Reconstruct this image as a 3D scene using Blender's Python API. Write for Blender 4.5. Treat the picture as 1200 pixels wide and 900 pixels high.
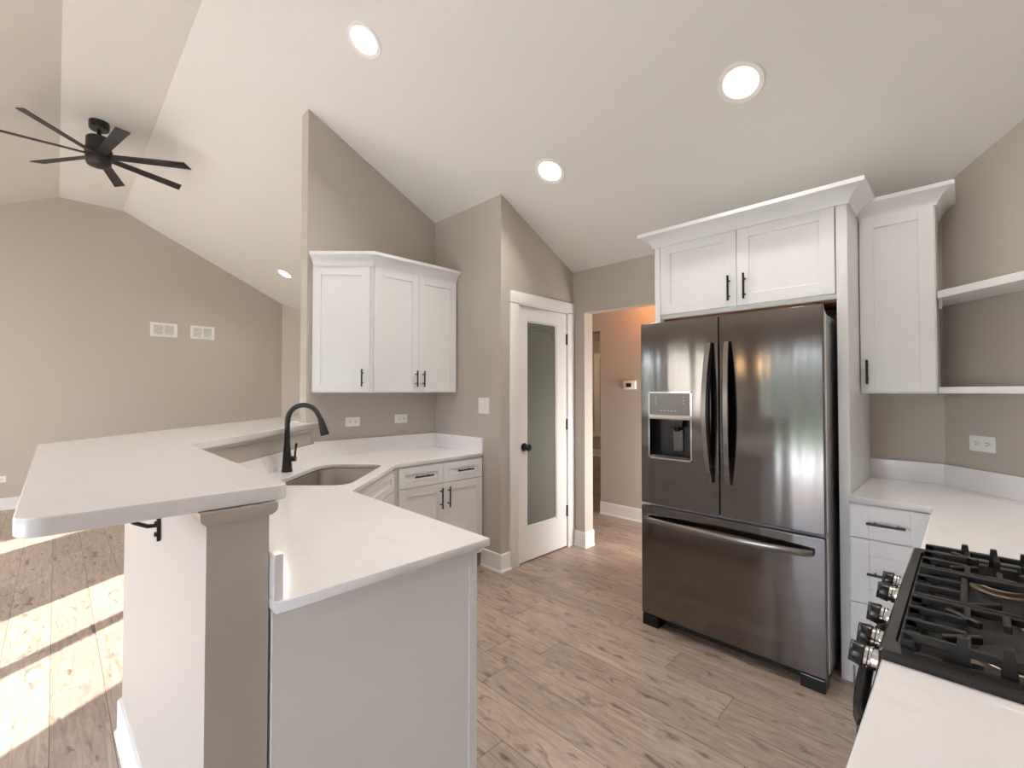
import bpy, bmesh, math, random
from mathutils import Vector, Matrix, Euler
random.seed(7)
R = math.radians
SC = bpy.context.scene
for o in list(bpy.data.objects):
    bpy.data.objects.remove(o)

# ------------------------------------------------------------------ camera, world, sun, exposure
cam_d = bpy.data.cameras.new('camera')
cam_d.sensor_width = 36.0
cam_d.lens = 535.0 / 1200 * 36
cam_d.shift_y = -1.4 / 1200
cam_d.clip_start = 0.01
cam = bpy.data.objects.new('camera', cam_d)
SC.collection.objects.link(cam)
EYE = 1.372
cam.location = (0, 0, EYE)
cam.rotation_euler = (R(91.05), 0, R(-45))
SC.camera = cam

SC.view_settings.view_transform = 'Standard'
SC.view_settings.look = 'None'
SC.view_settings.gamma = 1.0
SC.view_settings.use_curve_mapping = False
SC.view_settings.exposure = 0.02

W = bpy.data.worlds.new('sky_world')
SC.world = W
W.use_nodes = True
wn = W.node_tree.nodes
wl = W.node_tree.links
wn.clear()
w_out = wn.new('ShaderNodeOutputWorld')
w_bg = wn.new('ShaderNodeBackground')
w_bg.inputs['Color'].default_value = (0.82, 0.93, 1.12, 1)
w_bg.inputs['Strength'].default_value = 21.0
wl.new(w_bg.outputs[0], w_out.inputs[0])

SUN_ELEV = 25.0
sun_d = bpy.data.lights.new('sun', 'SUN')
sun_d.energy = 26.0
sun_d.angle = R(0.53)
sun_d.color = (1.0, 0.95, 0.86)
sun = bpy.data.objects.new('sun', sun_d)
SC.collection.objects.link(sun)
_h = Vector((0.81, 0.585, 0)).normalized()
_d = Vector((_h.x * math.cos(R(SUN_ELEV)), _h.y * math.cos(R(SUN_ELEV)), -math.sin(R(SUN_ELEV))))
sun.rotation_euler = _d.to_track_quat('-Z', 'Y').to_euler()
sun.location = (-6, -5, 5)

CAN_POWER = 8.5          # each recessed lamp
RANGE_FILL_POWER = 6.0      # added unseen fill light over the range
HALL_FILL_POWER = 34.0      # added unseen fill light low in the hall
HALL_POWER = 6.5
FAR_ROOM_POWER = 25.0

SC.cycles.use_denoising = True
SC.cycles.max_bounces = 10
SC.cycles.diffuse_bounces = 7
SC.cycles.glossy_bounces = 4
SC.cycles.sample_clamp_indirect = 8.0
SC.cycles.caustics_reflective = False
SC.cycles.caustics_refractive = False


def portal(loc, rot, sx, sy):
    d = bpy.data.lights.new('window_portal', 'AREA')
    d.shape = 'RECTANGLE'
    d.size, d.size_y = sx, sy
    d.cycles.is_portal = True
    o = bpy.data.objects.new('window_portal', d)
    o.location = loc
    o.rotation_euler = rot
    SC.collection.objects.link(o)


# ------------------------------------------------------------------ materials
def mat(name, col, rough=0.5, metal=0.0, **kw):
    m = bpy.data.materials.new(name)
    m.use_nodes = True
    b = m.node_tree.nodes['Principled BSDF']
    b.inputs['Base Color'].default_value = (*col, 1)
    b.inputs['Roughness'].default_value = rough
    b.inputs['Metallic'].default_value = metal
    for k, v in kw.items():
        b.inputs[k.replace('_', ' ')].default_value = v
    return m


def nodes(m):
    return m.node_tree.nodes, m.node_tree.links, m.node_tree.nodes['Principled BSDF']


def add_bump(m, scale=(1, 1, 1), nscale=60, strength=0.1, dist=0.002, detail=3):
    n, l, b = nodes(m)
    tc = n.new('ShaderNodeNewGeometry')
    mp = n.new('ShaderNodeMapping')
    mp.inputs['Scale'].default_value = scale
    l.new(tc.outputs['Position'], mp.inputs['Vector'])
    nz = n.new('ShaderNodeTexNoise')
    nz.inputs['Scale'].default_value = nscale
    nz.inputs['Detail'].default_value = detail
    l.new(mp.outputs[0], nz.inputs['Vector'])
    bp = n.new('ShaderNodeBump')
    bp.inputs['Strength'].default_value = strength
    bp.inputs['Distance'].default_value = dist
    l.new(nz.outputs[0], bp.inputs['Height'])
    l.new(bp.outputs[0], b.inputs['Normal'])
    return nz, mp


M = {}
M['wall'] = mat('greige_wall_paint', (0.50, 0.455, 0.405), 0.6)
add_bump(M['wall'], nscale=180, strength=0.12, dist=0.002)
M['ceiling'] = mat('ceiling_paint', (0.77, 0.75, 0.715), 0.7)
M['trim'] = mat('white_trim_paint', (0.84, 0.835, 0.83), 0.35)
M['cab'] = mat('white_cabinet_paint', (0.80, 0.81, 0.82), 0.32)
M['black'] = mat('matte_black_metal', (0.012, 0.012, 0.013), 0.38, 0.0)
M['fan'] = mat('fan_black', (0.018, 0.016, 0.015), 0.45)
M['iron'] = mat('cast_iron', (0.016, 0.015, 0.014), 0.40)
M['cooktop'] = mat('black_enamel', (0.02, 0.018, 0.017), 0.18)
M['chrome'] = mat('polished_chrome', (0.75, 0.74, 0.73), 0.12, 1.0)
M['brassy'] = mat('burner_metal', (0.45, 0.38, 0.30), 0.35, 1.0)
M['plastic'] = mat('white_plastic', (0.86, 0.85, 0.83), 0.3)
M['slot'] = mat('dark_slot', (0.03, 0.03, 0.03), 0.6)
M['ventgap'] = mat('vent_gap', (0.16, 0.15, 0.14), 0.8)
M['blackplastic'] = mat('black_plastic', (0.012, 0.012, 0.012), 0.25)
M['fridgeside'] = mat('grey_fridge_side', (0.42, 0.42, 0.44), 0.45, 0.1)
M['gasket'] = mat('fridge_gasket', (0.75, 0.75, 0.76), 0.5)
M['sheet'] = mat('matte_white_sheet', (0.90, 0.89, 0.86), 0.6)
M['woodbrown'] = mat('raw_cabinet_wood', (0.18, 0.075, 0.03), 0.6)
M['display'] = mat('dark_display', (0.02, 0.02, 0.022), 0.15)
M['icon'] = mat('light_grey_print', (0.55, 0.55, 0.55), 0.4)

m = M['steel'] = mat('black_stainless_steel', (0.185, 0.172, 0.164), 0.12, 1.0)
n, l, b = nodes(m)
geo = n.new('ShaderNodeNewGeometry')
mp = n.new('ShaderNodeMapping'); mp.inputs['Scale'].default_value = (5.0, 5.0, 0.40)
l.new(geo.outputs['Position'], mp.inputs['Vector'])
nz = n.new('ShaderNodeTexNoise'); nz.inputs['Scale'].default_value = 1.6; nz.inputs['Detail'].default_value = 1.0
l.new(mp.outputs[0], nz.inputs['Vector'])
mp2 = n.new('ShaderNodeMapping'); mp2.inputs['Scale'].default_value = (60, 60, 900)
l.new(geo.outputs['Position'], mp2.inputs['Vector'])
nz2 = n.new('ShaderNodeTexNoise'); nz2.inputs['Scale'].default_value = 1.0
l.new(mp2.outputs[0], nz2.inputs['Vector'])
bp = n.new('ShaderNodeBump'); bp.inputs['Strength'].default_value = 0.5; bp.inputs['Distance'].default_value = 0.010
l.new(nz.outputs[0], bp.inputs['Height'])
bp2 = n.new('ShaderNodeBump'); bp2.inputs['Strength'].default_value = 0.03; bp2.inputs['Distance'].default_value = 0.001
l.new(nz2.outputs[0], bp2.inputs['Height']); l.new(bp.outputs[0], bp2.inputs['Normal'])
l.new(bp2.outputs[0], b.inputs['Normal'])

M['steel_plain'] = mat('brushed_steel_handle', (0.28, 0.268, 0.258), 0.24, 1.0)
M['panelsteel'] = mat('dispenser_steel', (0.17, 0.16, 0.15), 0.36, 1.0)
M['sink'] = mat('satin_steel_sink', (0.58, 0.55, 0.51), 0.30, 1.0)

# quartz with faint veins
m = M['quartz'] = mat('white_quartz', (0.86, 0.84, 0.82), 0.12)
n, l, b = nodes(m)
geo = n.new('ShaderNodeNewGeometry')
nz = n.new('ShaderNodeTexNoise'); nz.inputs['Scale'].default_value = 2.3; nz.inputs['Detail'].default_value = 6
nz.inputs['Distortion'].default_value = 1.6
l.new(geo.outputs['Position'], nz.inputs['Vector'])
cr = n.new('ShaderNodeValToRGB')
e = cr.color_ramp.elements
e[0].position = 0.0; e[0].color = (0.85, 0.84, 0.84, 1)
e[1].position = 1.0; e[1].color = (0.85, 0.84, 0.84, 1)
for p_, c_ in ((0.485, (0.85, 0.84, 0.84, 1)), (0.50, (0.82, 0.808, 0.805, 1)), (0.515, (0.85, 0.84, 0.84, 1))):
    x = e.new(p_); x.color = c_
l.new(nz.outputs[0], cr.inputs[0]); l.new(cr.outputs[0], b.inputs['Base Color'])

# plank floor: boards run along world Y
m = M['floor'] = mat('wood_plank_floor', (0.3, 0.22, 0.17), 0.42)
n, l, b = nodes(m)
geo = n.new('ShaderNodeNewGeometry')
sp = n.new('ShaderNodeSeparateXYZ'); l.new(geo.outputs['Position'], sp.inputs[0])
row = n.new('ShaderNodeMath'); row.operation = 'DIVIDE'; l.new(sp.outputs['X'], row.inputs[0]); row.inputs[1].default_value = 0.18
rfl = n.new('ShaderNodeMath'); rfl.operation = 'FLOOR'; l.new(row.outputs[0], rfl.inputs[0])
wn_ = n.new('ShaderNodeTexWhiteNoise'); wn_.noise_dimensions = '1D'; l.new(rfl.outputs[0], wn_.inputs['W'])
sh_ = n.new('ShaderNodeMath'); sh_.operation = 'MULTIPLY_ADD'; l.new(wn_.outputs['Value'], sh_.inputs[0]); sh_.inputs[1].default_value = 1.22; l.new(sp.outputs['Y'], sh_.inputs[2])
cb = n.new('ShaderNodeCombineXYZ'); l.new(sh_.outputs[0], cb.inputs['X']); l.new(sp.outputs['X'], cb.inputs['Y'])
br = n.new('ShaderNodeTexBrick')
br.offset = 0.0; br.offset_frequency = 2; br.squash = 1
br.inputs['Scale'].default_value = 1.0
br.inputs['Brick Width'].default_value = 1.22
br.inputs['Row Height'].default_value = 0.18
br.inputs['Mortar Size'].default_value = 0.0012
br.inputs['Mortar Smooth'].default_value = 0.2
br.inputs['Bias'].default_value = 0.0
br.inputs['Color1'].default_value = (0.0, 0.0, 0.0, 1)
br.inputs['Color2'].default_value = (1.0, 1.0, 1.0, 1)
br.inputs['Mortar'].default_value = (0.5, 0.5, 0.5, 1)
l.new(cb.outputs[0], br.inputs['Vector'])
# grain offset per board
off = n.new('ShaderNodeVectorMath'); off.operation = 'MULTIPLY_ADD'
l.new(br.outputs['Color'], off.inputs[0]); off.inputs[1].default_value = (7.3, 3.1, 0); l.new(cb.outputs[0], off.inputs[2])
mg = n.new('ShaderNodeMapping'); mg.inputs['Scale'].default_value = (5.0, 44.0, 1)
l.new(off.outputs[0], mg.inputs['Vector'])
g1 = n.new('ShaderNodeTexNoise'); g1.inputs['Scale'].default_value = 1.0; g1.inputs['Detail'].default_value = 8
g1.inputs['Roughness'].default_value = 0.75; g1.inputs['Distortion'].default_value = 0.9
l.new(mg.outputs[0], g1.inputs['Vector'])
mk = n.new('ShaderNodeMapping'); mk.inputs['Scale'].default_value = (6.5, 21.0, 1)
l.new(off.outputs[0], mk.inputs['Vector'])
g2 = n.new('ShaderNodeTexNoise'); g2.inputs['Scale'].default_value = 1.0; g2.inputs['Detail'].default_value = 7
g2.inputs['Distortion'].default_value = 1.2
l.new(mk.outputs[0], g2.inputs['Vector'])
r1 = n.new('ShaderNodeValToRGB')
r1.color_ramp.elements[0].position = 0.28; r1.color_ramp.elements[0].color = (0.25, 0.19, 0.15, 1)
r1.color_ramp.elements[1].position = 0.72; r1.color_ramp.elements[1].color = (0.57, 0.455, 0.37, 1)
l.new(g1.outputs[0], r1.inputs[0])
r2 = n.new('ShaderNodeValToRGB')   # dark knots / wear
r2.color_ramp.elements[0].position = 0.57; r2.color_ramp.elements[0].color = (1, 1, 1, 1)
r2.color_ramp.elements[1].position = 0.74; r2.color_ramp.elements[1].color = (0.30, 0.29, 0.29, 1)
l.new(g2.outputs[0], r2.inputs[0])
mx = n.new('ShaderNodeMix'); mx.data_type = 'RGBA'; mx.blend_type = 'MULTIPLY'; mx.inputs['Factor'].default_value = 1.0
l.new(r1.outputs[0], mx.inputs['A']); l.new(r2.outputs[0], mx.inputs['B'])
tone = n.new('ShaderNodeMapRange'); tone.inputs['To Min'].default_value = 0.86; tone.inputs['To Max'].default_value = 1.14
l.new(br.outputs['Color'], tone.inputs['Value'])
mx2 = n.new('ShaderNodeVectorMath'); mx2.operation = 'SCALE'
l.new(mx.outputs['Result'], mx2.inputs[0]); l.new(tone.outputs[0], mx2.inputs['Scale'])
mx3 = n.new('ShaderNodeMix'); mx3.data_type = 'RGBA'
l.new(br.outputs['Fac'], mx3.inputs['Factor']); l.new(mx2.outputs[0], mx3.inputs['A'])
mx3.inputs['B'].default_value = (0.07, 0.05, 0.04, 1)
l.new(mx3.outputs['Result'], b.inputs['Base Color'])
bp = n.new('ShaderNodeBump'); bp.inputs['Strength'].default_value = 0.15; bp.inputs['Distance'].default_value = 0.002
l.new(g1.outputs[0], bp.inputs['Height']); l.new(bp.outputs[0], b.inputs['Normal'])

# frosted pantry glass
m = M['frost'] = mat('frosted_glass', (0.34, 0.36, 0.32), 0.28)
n, l, b = nodes(m)
b.inputs['Transmission Weight'].default_value = 0.55
b.inputs['IOR'].default_value = 1.45
M['etch'] = mat('etched_line', (0.17, 0.17, 0.15), 0.6)
m = M['clear'] = bpy.data.materials.new('clear_window_glass')
m.use_nodes = True
n = m.node_tree.nodes; l = m.node_tree.links; n.clear()
mo = n.new('ShaderNodeOutputMaterial'); tr = n.new('ShaderNodeBsdfTransparent'); gl = n.new('ShaderNodeBsdfGlossy')
gl.inputs['Roughness'].default_value = 0.02
ms = n.new('ShaderNodeMixShader'); ms.inputs[0].default_value = 0.06
l.new(tr.outputs[0], ms.inputs[1]); l.new(gl.outputs[0], ms.inputs[2]); l.new(ms.outputs[0], mo.inputs[0])


def emit(name, col, s):
    m = mat(name, col, 0.5)
    b = m.node_tree.nodes['Principled BSDF']
    b.inputs['Emission Color'].default_value = (*col, 1)
    b.inputs['Emission Strength'].default_value = s
    return m


M['lamp'] = emit('lamp_lens', (1.0, 0.90, 0.76), 14)
M['bulb'] = emit('filament_bulb', (1.0, 0.62, 0.28), 30)
M['concrete'] = mat('patio_concrete', (0.46, 0.45, 0.44), 0.9)
M['grass'] = mat('lawn_green', (0.09, 0.14, 0.04), 0.9)
m = M['blind'] = bpy.data.materials.new('added_translucent_blind')
m.use_nodes = True
n = m.node_tree.nodes; l = m.node_tree.links; n.clear()
mo = n.new('ShaderNodeOutputMaterial'); a_ = n.new('ShaderNodeBsdfDiffuse'); b_ = n.new('ShaderNodeBsdfTranslucent')
a_.inputs[0].default_value = (.85, .84, .82, 1); b_.inputs[0].default_value = (.93, .90, .85, 1)
ms = n.new('ShaderNodeMixShader'); ms.inputs[0].default_value = 0.85
l.new(a_.outputs[0], ms.inputs[1]); l.new(b_.outputs[0], ms.inputs[2]); l.new(ms.outputs[0], mo.inputs[0])
M['leaf'] = mat('hedge_green', (0.075, 0.08, 0.055), 0.8)


# ------------------------------------------------------------------ mesh helpers
class MB:
    def __init__(s):
        s.bm = bmesh.new()

    def _merge(s, t, mx=None):
        if mx is not None:
            bmesh.ops.transform(t, matrix=mx, verts=t.verts)
        me = bpy.data.meshes.new('tmp'); t.to_mesh(me); t.free()
        s.bm.from_mesh(me); bpy.data.meshes.remove(me)

    def box(s, x0, x1, y0, y1, z0, z1, bev=0.0, seg=2, mx=None):
        t = bmesh.new()
        bmesh.ops.create_cube(t, size=1)
        bmesh.ops.scale(t, vec=(x1 - x0, y1 - y0, z1 - z0), verts=t.verts)
        bmesh.ops.translate(t, vec=((x0 + x1) / 2, (y0 + y1) / 2, (z0 + z1) / 2), verts=t.verts)
        if bev > 0:
            bmesh.ops.bevel(t, geom=t.edges[:], offset=bev, segments=seg, profile=0.5, affect='EDGES')
        s._merge(t, mx); return s

    def prism(s, pts, z0, z1, axis='z', bev=0.0, mx=None):
        """polygon pts extruded: axis z: (x,y); axis y: (x,z); axis x: (y,z)"""
        t = bmesh.new()
        def P(p, h):
            return {'z': (p[0], p[1], h), 'y': (p[0], h, p[1]), 'x': (h, p[0], p[1])}[axis]
        lo = [t.verts.new(P(p, z0)) for p in pts]; hi = [t.verts.new(P(p, z1)) for p in pts]
        t.faces.new(lo); t.faces.new(hi)
        k = len(pts)
        for i in range(k):
            t.faces.new((lo[i], lo[(i + 1) % k], hi[(i + 1) % k], hi[i]))
        bmesh.ops.recalc_face_normals(t, faces=t.faces)
        if bev > 0:
            bmesh.ops.bevel(t, geom=t.edges[:], offset=bev, segments=2, profile=0.5, affect='EDGES')
        s._merge(t, mx); return s

    def lathe(s, prof, seg=24, mx=None, cap=True):
        """prof list of (r,z) around z"""
        t = bmesh.new(); rings = []
        for r, z in prof:
            rings.append([t.verts.new((r * math.cos(2 * math.pi * i / seg), r * math.sin(2 * math.pi * i / seg), z)) for i in range(seg)])
        for a, b_ in zip(rings, rings[1:]):
            for i in range(seg):
                t.faces.new((a[i], a[(i + 1) % seg], b_[(i + 1) % seg], b_[i]))
        if cap:
            t.faces.new(rings[0]); t.faces.new(rings[-1])
        bmesh.ops.recalc_face_normals(t, faces=t.faces)
        s._merge(t, mx); return s

    def tube(s, pts, rad, seg=10, flat=None, mx=None, up=(0, 0, 1)):
        """sweep an ellipse (rad may be a list; flat=(a,b) half sizes with optional lists) along pts"""
        t = bmesh.new(); pts = [Vector(p) for p in pts]; rings = []
        k = len(pts)
        upv = Vector(up); a = None
        for i, p in enumerate(pts):
            d = (pts[min(i + 1, k - 1)] - pts[max(i - 1, 0)]).normalized()
            if flat:
                a = d.cross(upv)
                if a.length < 1e-3: a = d.cross(Vector((1, 0, 0)))
            elif a is None:
                a = d.cross(upv)
                if a.length < 1e-3: a = d.cross(Vector((1, 0, 0)))
            else:
                a = a - d * a.dot(d)
            a.normalize(); c = a.cross(d).normalized()
            if flat:
                ra = flat[0][i] if isinstance(flat[0], (list, tuple)) else flat[0]
                rb = flat[1][i] if isinstance(flat[1], (list, tuple)) else flat[1]
            else:
                ra = rb = rad[i] if isinstance(rad, (list, tuple)) else rad
            rings.append([t.verts.new(p + a * ra * math.cos(2 * math.pi * j / seg) + c * rb * math.sin(2 * math.pi * j / seg)) for j in range(seg)])
        for a, b_ in zip(rings, rings[1:]):
            for i in range(seg):
                t.faces.new((a[i], a[(i + 1) % seg], b_[(i + 1) % seg], b_[i]))
        t.faces.new(rings[0]); t.faces.new(rings[-1])
        bmesh.ops.recalc_face_normals(t, faces=t.faces)
        s._merge(t, mx); return s

    def bar(s, p, q, w, h, bev=0.0, up=(0, 0, 1)):
        """square bar from p to q, width w (sideways) height h"""
        p, q = Vector(p), Vector(q); d = q - p; L = d.length; d.normalize()
        a = d.cross(Vector(up))
        if a.length < 1e-4: a = d.cross(Vector((1, 0, 0)))
        a.normalize(); c = a.cross(d)
        mx = Matrix(((d.x, a.x, c.x, p.x), (d.y, a.y, c.y, p.y), (d.z, a.z, c.z, p.z), (0, 0, 0, 1)))
        return s.box(0, L, -w / 2, w / 2, -h / 2, h / 2, bev=bev, seg=1, mx=mx)

    def sweep(s, path, prof, closed=False):
        """horizontal path [(x,y)], profile [(out,z)] where out is to the right of travel; mitred corners"""
        t = bmesh.new(); P = [Vector((p[0], p[1])) for p in path]; k = len(P); rings = []
        for i in range(k):
            d0 = (P[i] - P[i - 1]).normalized() if (i > 0 or closed) else None
            d1 = (P[(i + 1) % k] - P[i]).normalized() if (i < k - 1 or closed) else None
            if d0 is None: d0 = d1
            if d1 is None: d1 = d0
            n0 = Vector((d0.y, -d0.x)); n1 = Vector((d1.y, -d1.x))
            mm = (n0 + n1).normalized(); sc = 1 / max(0.2, mm.dot(n0))
            rings.append([t.verts.new((P[i].x + mm.x * sc * o_, P[i].y + mm.y * sc * o_, z_)) for o_, z_ in prof])
        m_ = len(prof)
        pairs = list(zip(rings, rings[1:])) + ([(rings[-1], rings[0])] if closed else [])
        for a, b_ in pairs:
            for j in range(m_):
                t.faces.new((a[j], a[(j + 1) % m_], b_[(j + 1) % m_], b_[j]))
        if not closed:
            t.faces.new(rings[0]); t.faces.new(rings[-1])
        bmesh.ops.recalc_face_normals(t, faces=t.faces)
        s._merge(t); return s

    def slab(s, outer, holes, z0, z1, bev=0.003, mx=None):
        """flat slab from 2D outlines with holes (filled curve, extruded)"""
        cu = bpy.data.curves.new('tmpc', 'CURVE'); cu.dimensions = '2D'; cu.fill_mode = 'BOTH'
        cu.extrude = (z1 - z0) / 2 - bev; cu.bevel_depth = bev; cu.bevel_resolution = 2; cu.offset = -bev
        for loop in [outer] + list(holes):
            sp_ = cu.splines.new('POLY'); sp_.points.add(len(loop) - 1); sp_.use_cyclic_u = True
            for p_, q_ in zip(sp_.points, loop): p_.co = (q_[0], q_[1], 0, 1)
        ob = bpy.data.objects.new('tmpc', cu)
        me = bpy.data.meshes.new_from_object(ob)
        t = bmesh.new(); t.from_mesh(me)
        bmesh.ops.remove_doubles(t, verts=t.verts, dist=1e-5)
        bmesh.ops.translate(t, vec=(0, 0, (z0 + z1) / 2), verts=t.verts)
        bpy.data.meshes.remove(me); bpy.data.objects.remove(ob); bpy.data.curves.remove(cu)
        s._merge(t, mx); return s

    def build(s, name, m, parent=None, smooth=True, loc=None, rotz=0):
        me = bpy.data.meshes.new(name)
        s.bm.to_mesh(me); s.bm.free()
        me.materials.append(m)
        if smooth:
            for p in me.polygons: p.use_smooth = True
            try: me.set_sharp_from_angle(angle=R(32))
            except Exception: pass
        o = bpy.data.objects.new(name, me)
        SC.collection.objects.link(o)
        if parent: o.parent = parent
        if loc: o.location = loc
        if rotz: o.rotation_euler = (0, 0, rotz)
        return o


def tag(o, label=None, cat=None, group=None, kind=None):
    if label: o['label'] = label
    if cat: o['category'] = cat
    if group: o['group'] = group
    if kind: o['kind'] = kind
    return o


def thing(name, label, cat, loc=(0, 0, 0), rotz=0.0, group=None, kind=None):
    o = bpy.data.objects.new(name, None)
    SC.collection.objects.link(o)
    o.empty_display_size = 0.1
    o.location = loc; o.rotation_euler = (0, 0, R(rotz))
    return tag(o, label, cat, group, kind)


def copy_tree(o, parent=None):
    c = o.copy(); SC.collection.objects.link(c)
    if parent: c.parent = parent
    for ch in list(o.children): copy_tree(ch, c)
    return c


def struct(name, mb, m, label=None, parent=None, smooth=False):
    o = mb.build(name, m, parent, smooth)
    if not parent: o['kind'] = 'structure'
    if label: o['label'] = label
    return o


def rrect(x0, x1, y0, y1, r, seg=6):
    pts = []
    for cx_, cy_, a0 in ((x1 - r, y1 - r, 0), (x0 + r, y1 - r, 90), (x0 + r, y0 + r, 180), (x1 - r, y0 + r, 270)):
        for i in range(seg + 1):
            a = R(a0 + 90 * i / seg); pts.append((cx_ + r * math.cos(a), cy_ + r * math.sin(a)))
    return pts


def round_poly(pts, radii, seg=6):
    """round polygon corners; radii list (0 keeps the corner)"""
    out = []; k = len(pts)
    for i in range(k):
        p = Vector(pts[i]); a = Vector(pts[i - 1]); b_ = Vector(pts[(i + 1) % k]); r = radii[i]
        if r <= 0: out.append(tuple(p)); continue
        u = (a - p).normalized(); v = (b_ - p).normalized()
        ang = u.angle(v); t = r / math.tan(ang / 2)
        c = p + (u + v).normalized() * (r / math.sin(ang / 2))
        s0 = p + u * t - c; s1 = p + v * t - c
        for j in range(seg + 1):
            w = s0.lerp(s1, j / seg); w = w.normalized() * r
            out.append(tuple(c + w))
    return out


# ------------------------------------------------------------------ room shell
SL = 0.49
CT = 3.765
def ceil_z(u):
    if u > 0.604: return CT - SL * (u - 0.604)
    if u < 0.0: return CT + SL * u
    return CT
UL, UR, VB, VF = -2.7, 3.3, -3.5, 7.9
TH = 0.12
VWB = 3.38       # wall behind the corner cabinets
VP = 2.52        # pantry door wall
US = 2.40        # wall with the light switch
UH = 4.35        # hall wall with thermostat

struct('floor', MB().box(UL - .12, 8.3, VB - .12, 8.3, -.06, 0), M['floor'], 'grey brown wood plank floor')
prof = [(UL - .15, ceil_z(UL - .15)), (0, CT), (.604, CT), (UR + .14, ceil_z(UR + .14)), (UR + .14, ceil_z(UR + .14) + .14), (.604, CT + .14), (0, CT + .14), (UL - .15, ceil_z(UL - .15) + .14)]
struct('ceiling', MB().prism(prof, VB - .14, VF + .14, 'y'), M['ceiling'], 'white vaulted ceiling with a flat ridge strip')

# outer left wall with the sliding door and windows, some added for light
DA = (0.62, 2.31, 0.02, 2.05)
WBn = (3.96, 4.54, 0.12, 2.05)
WC = (-3.2, -2.5, 0.9, 2.05)  # unseen opening added to let in fill light
WD = (5.15, 7.45, 0.35, 2.20)  # unseen opening added to brighten the living room
WE = (3.22, 3.62, 0.75, 2.15)
w = MB()
def wall_with_openings(mb, a0, a1, z1, opens, f):
    """f(a0,a1,z0,z1) adds a box"""
    cur = a0
    for (p0, p1, q0, q1) in sorted(opens):
        f(cur, p0, 0, z1); f(p0, p1, 0, q0); f(p0, p1, q1, z1); cur = p1
    f(cur, a1, 0, z1)
wall_with_openings(w, VB - TH, VF + TH, 2.50, [DA, WBn, WC, WD, WE], lambda a, b_, c, d: w.box(UL - TH, UL, a, b_, c, d))
struct('wall_left', w, M['wall'])
def window_frame(name, o, axis='x', pos=UL, mull=(), fr=.05):
    t = thing(name, 'white framed window', None, (0, 0, 0)); del t['label']; t['kind'] = 'structure'
    a0, a1, z0, z1 = o
    mb = MB()
    def bx(a, b_, c, d, t0=-.09, t1=-.03):
        if axis == 'x': mb.box(pos + t0, pos + t1, a, b_, c, d)
        else: mb.box(a, b_, pos + t0, pos + t1, c, d)
    bx(a0, a0 + fr, z0, z1); bx(a1 - fr, a1, z0, z1); bx(a0 + fr, a1 - fr, z0, z0 + fr); bx(a0 + fr, a1 - fr, z1 - fr, z1)
    for mpos in mull: bx(mpos - .05, mpos + .05, z0 + fr, z1 - fr)
    struct('window_frame', mb, M['trim'], parent=t)
    mb = MB()
    if axis == 'x': mb.box(pos - .065, pos - .059, a0 + fr, a1 - fr, z0 + fr, z1 - fr)
    else: mb.box(a0 + fr, a1 - fr, pos - .065, pos - .059, z0 + fr, z1 - fr)
    struct('window_pane', mb, M['clear'], parent=t)
window_frame('door_2', DA, mull=(1.47,))
window_frame('window_1', WBn)
window_frame('added_window_2', WC, mull=())
window_frame('added_window_5', WD, mull=(6.25,))
window_frame('window_6', WE)
def blind(o_, label):  # added blinds: spread daylight and keep direct sun off the floor
    bl_ = MB(); k_ = 46
    st_ = (o_[3] - o_[2] - .02) / (k_ - 1)
    for i_ in range(k_):
        z_ = o_[2] + .01 + st_ * i_
        bl_.box(UL - .012, UL - .009, o_[0] + .004, o_[1] - .004, z_ - st_ * .52, z_ + st_ * .52)
    tag(bl_.build('added_blind', M['blind'], smooth=False), label, 'blind')
blind(WD, 'added unseen white blind across the added wide living room window')
blind(WE, 'added unseen white blind across the narrow window beside the sliding door')
for o_ in (DA, WBn, WC):
    portal((UL - .02, (o_[0] + o_[1]) / 2, (o_[2] + o_[3]) / 2), (0, R(-90), 0), o_[3] - o_[2], o_[1] - o_[0])

# far gable wall, near gable wall with a window
def gable(name, v0, v1, u0, u1):
    pts = [(u0, 0), (u1, 0)]
    us = [u for u in (.604, 0.0) if u0 < u < u1]
    for u in [u1] + us + [u0]: pts.append((u, ceil_z(u) + .05))
    return struct(name, MB().prism(pts, v0, v1, 'y'), M['wall'])
gable('wall_far', VF, VF + TH, UL, 2.60)
gable('wall_rear', VB - TH, VB, UL, UR)

# angled living room wall
a, bq = Vector((2.60, 7.9)), Vector((3.36, 7.14))
nrm = Vector((1, 1)).normalized() * .12
mb = MB()
t_ = bmesh.new()
pts = [a, bq, bq + nrm, a + nrm]
lo = [t_.verts.new((p.x, p.y, 0)) for p in pts]; hi = [t_.verts.new((p.x, p.y, ceil_z(p.x) + .05)) for p in pts]
t_.faces.new(lo); t_.faces.new(hi)
for i in range(4): t_.faces.new((lo[i], lo[(i + 1) % 4], hi[(i + 1) % 4], hi[i]))
bmesh.ops.recalc_face_normals(t_, faces=t_.faces)
mb._merge(t_)
struct('wall_angled', mb, M['wall'])

# kitchen wall (fridge wall) with the hall opening; continues as pantry/living east wall
VO0, VO1, ZO = 1.47, 2.395, 2.067
struct('wall_kitchen', MB().prism([(.02, 0), (VO0, 0), (VO0, ZO), (VO1, ZO), (VO1, 0), (7.3, 0), (7.3, 2.50), (.02, 2.50)], UR, UR + TH, 'x'), M['wall'])
struct('wall_corner', MB().prism([(UR, .09), (2.66, -.55), (2.66, -.67), (UR + .12, .09)], 0, 2.80), M['wall'])
struct('wall_range', MB().prism([(.30, 0), (2.66, 0), (2.66, ceil_z(2.66) + .05), (.604, CT + .05), (.30, CT + .05)], -.67, -.55, 'y'), M['wall'])
struct('wall_dining', MB().prism([(VB, 0), (-.67, 0), (-.67, CT + .05), (VB, CT + .05)], .30, .42, 'x'), M['wall'])
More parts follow.
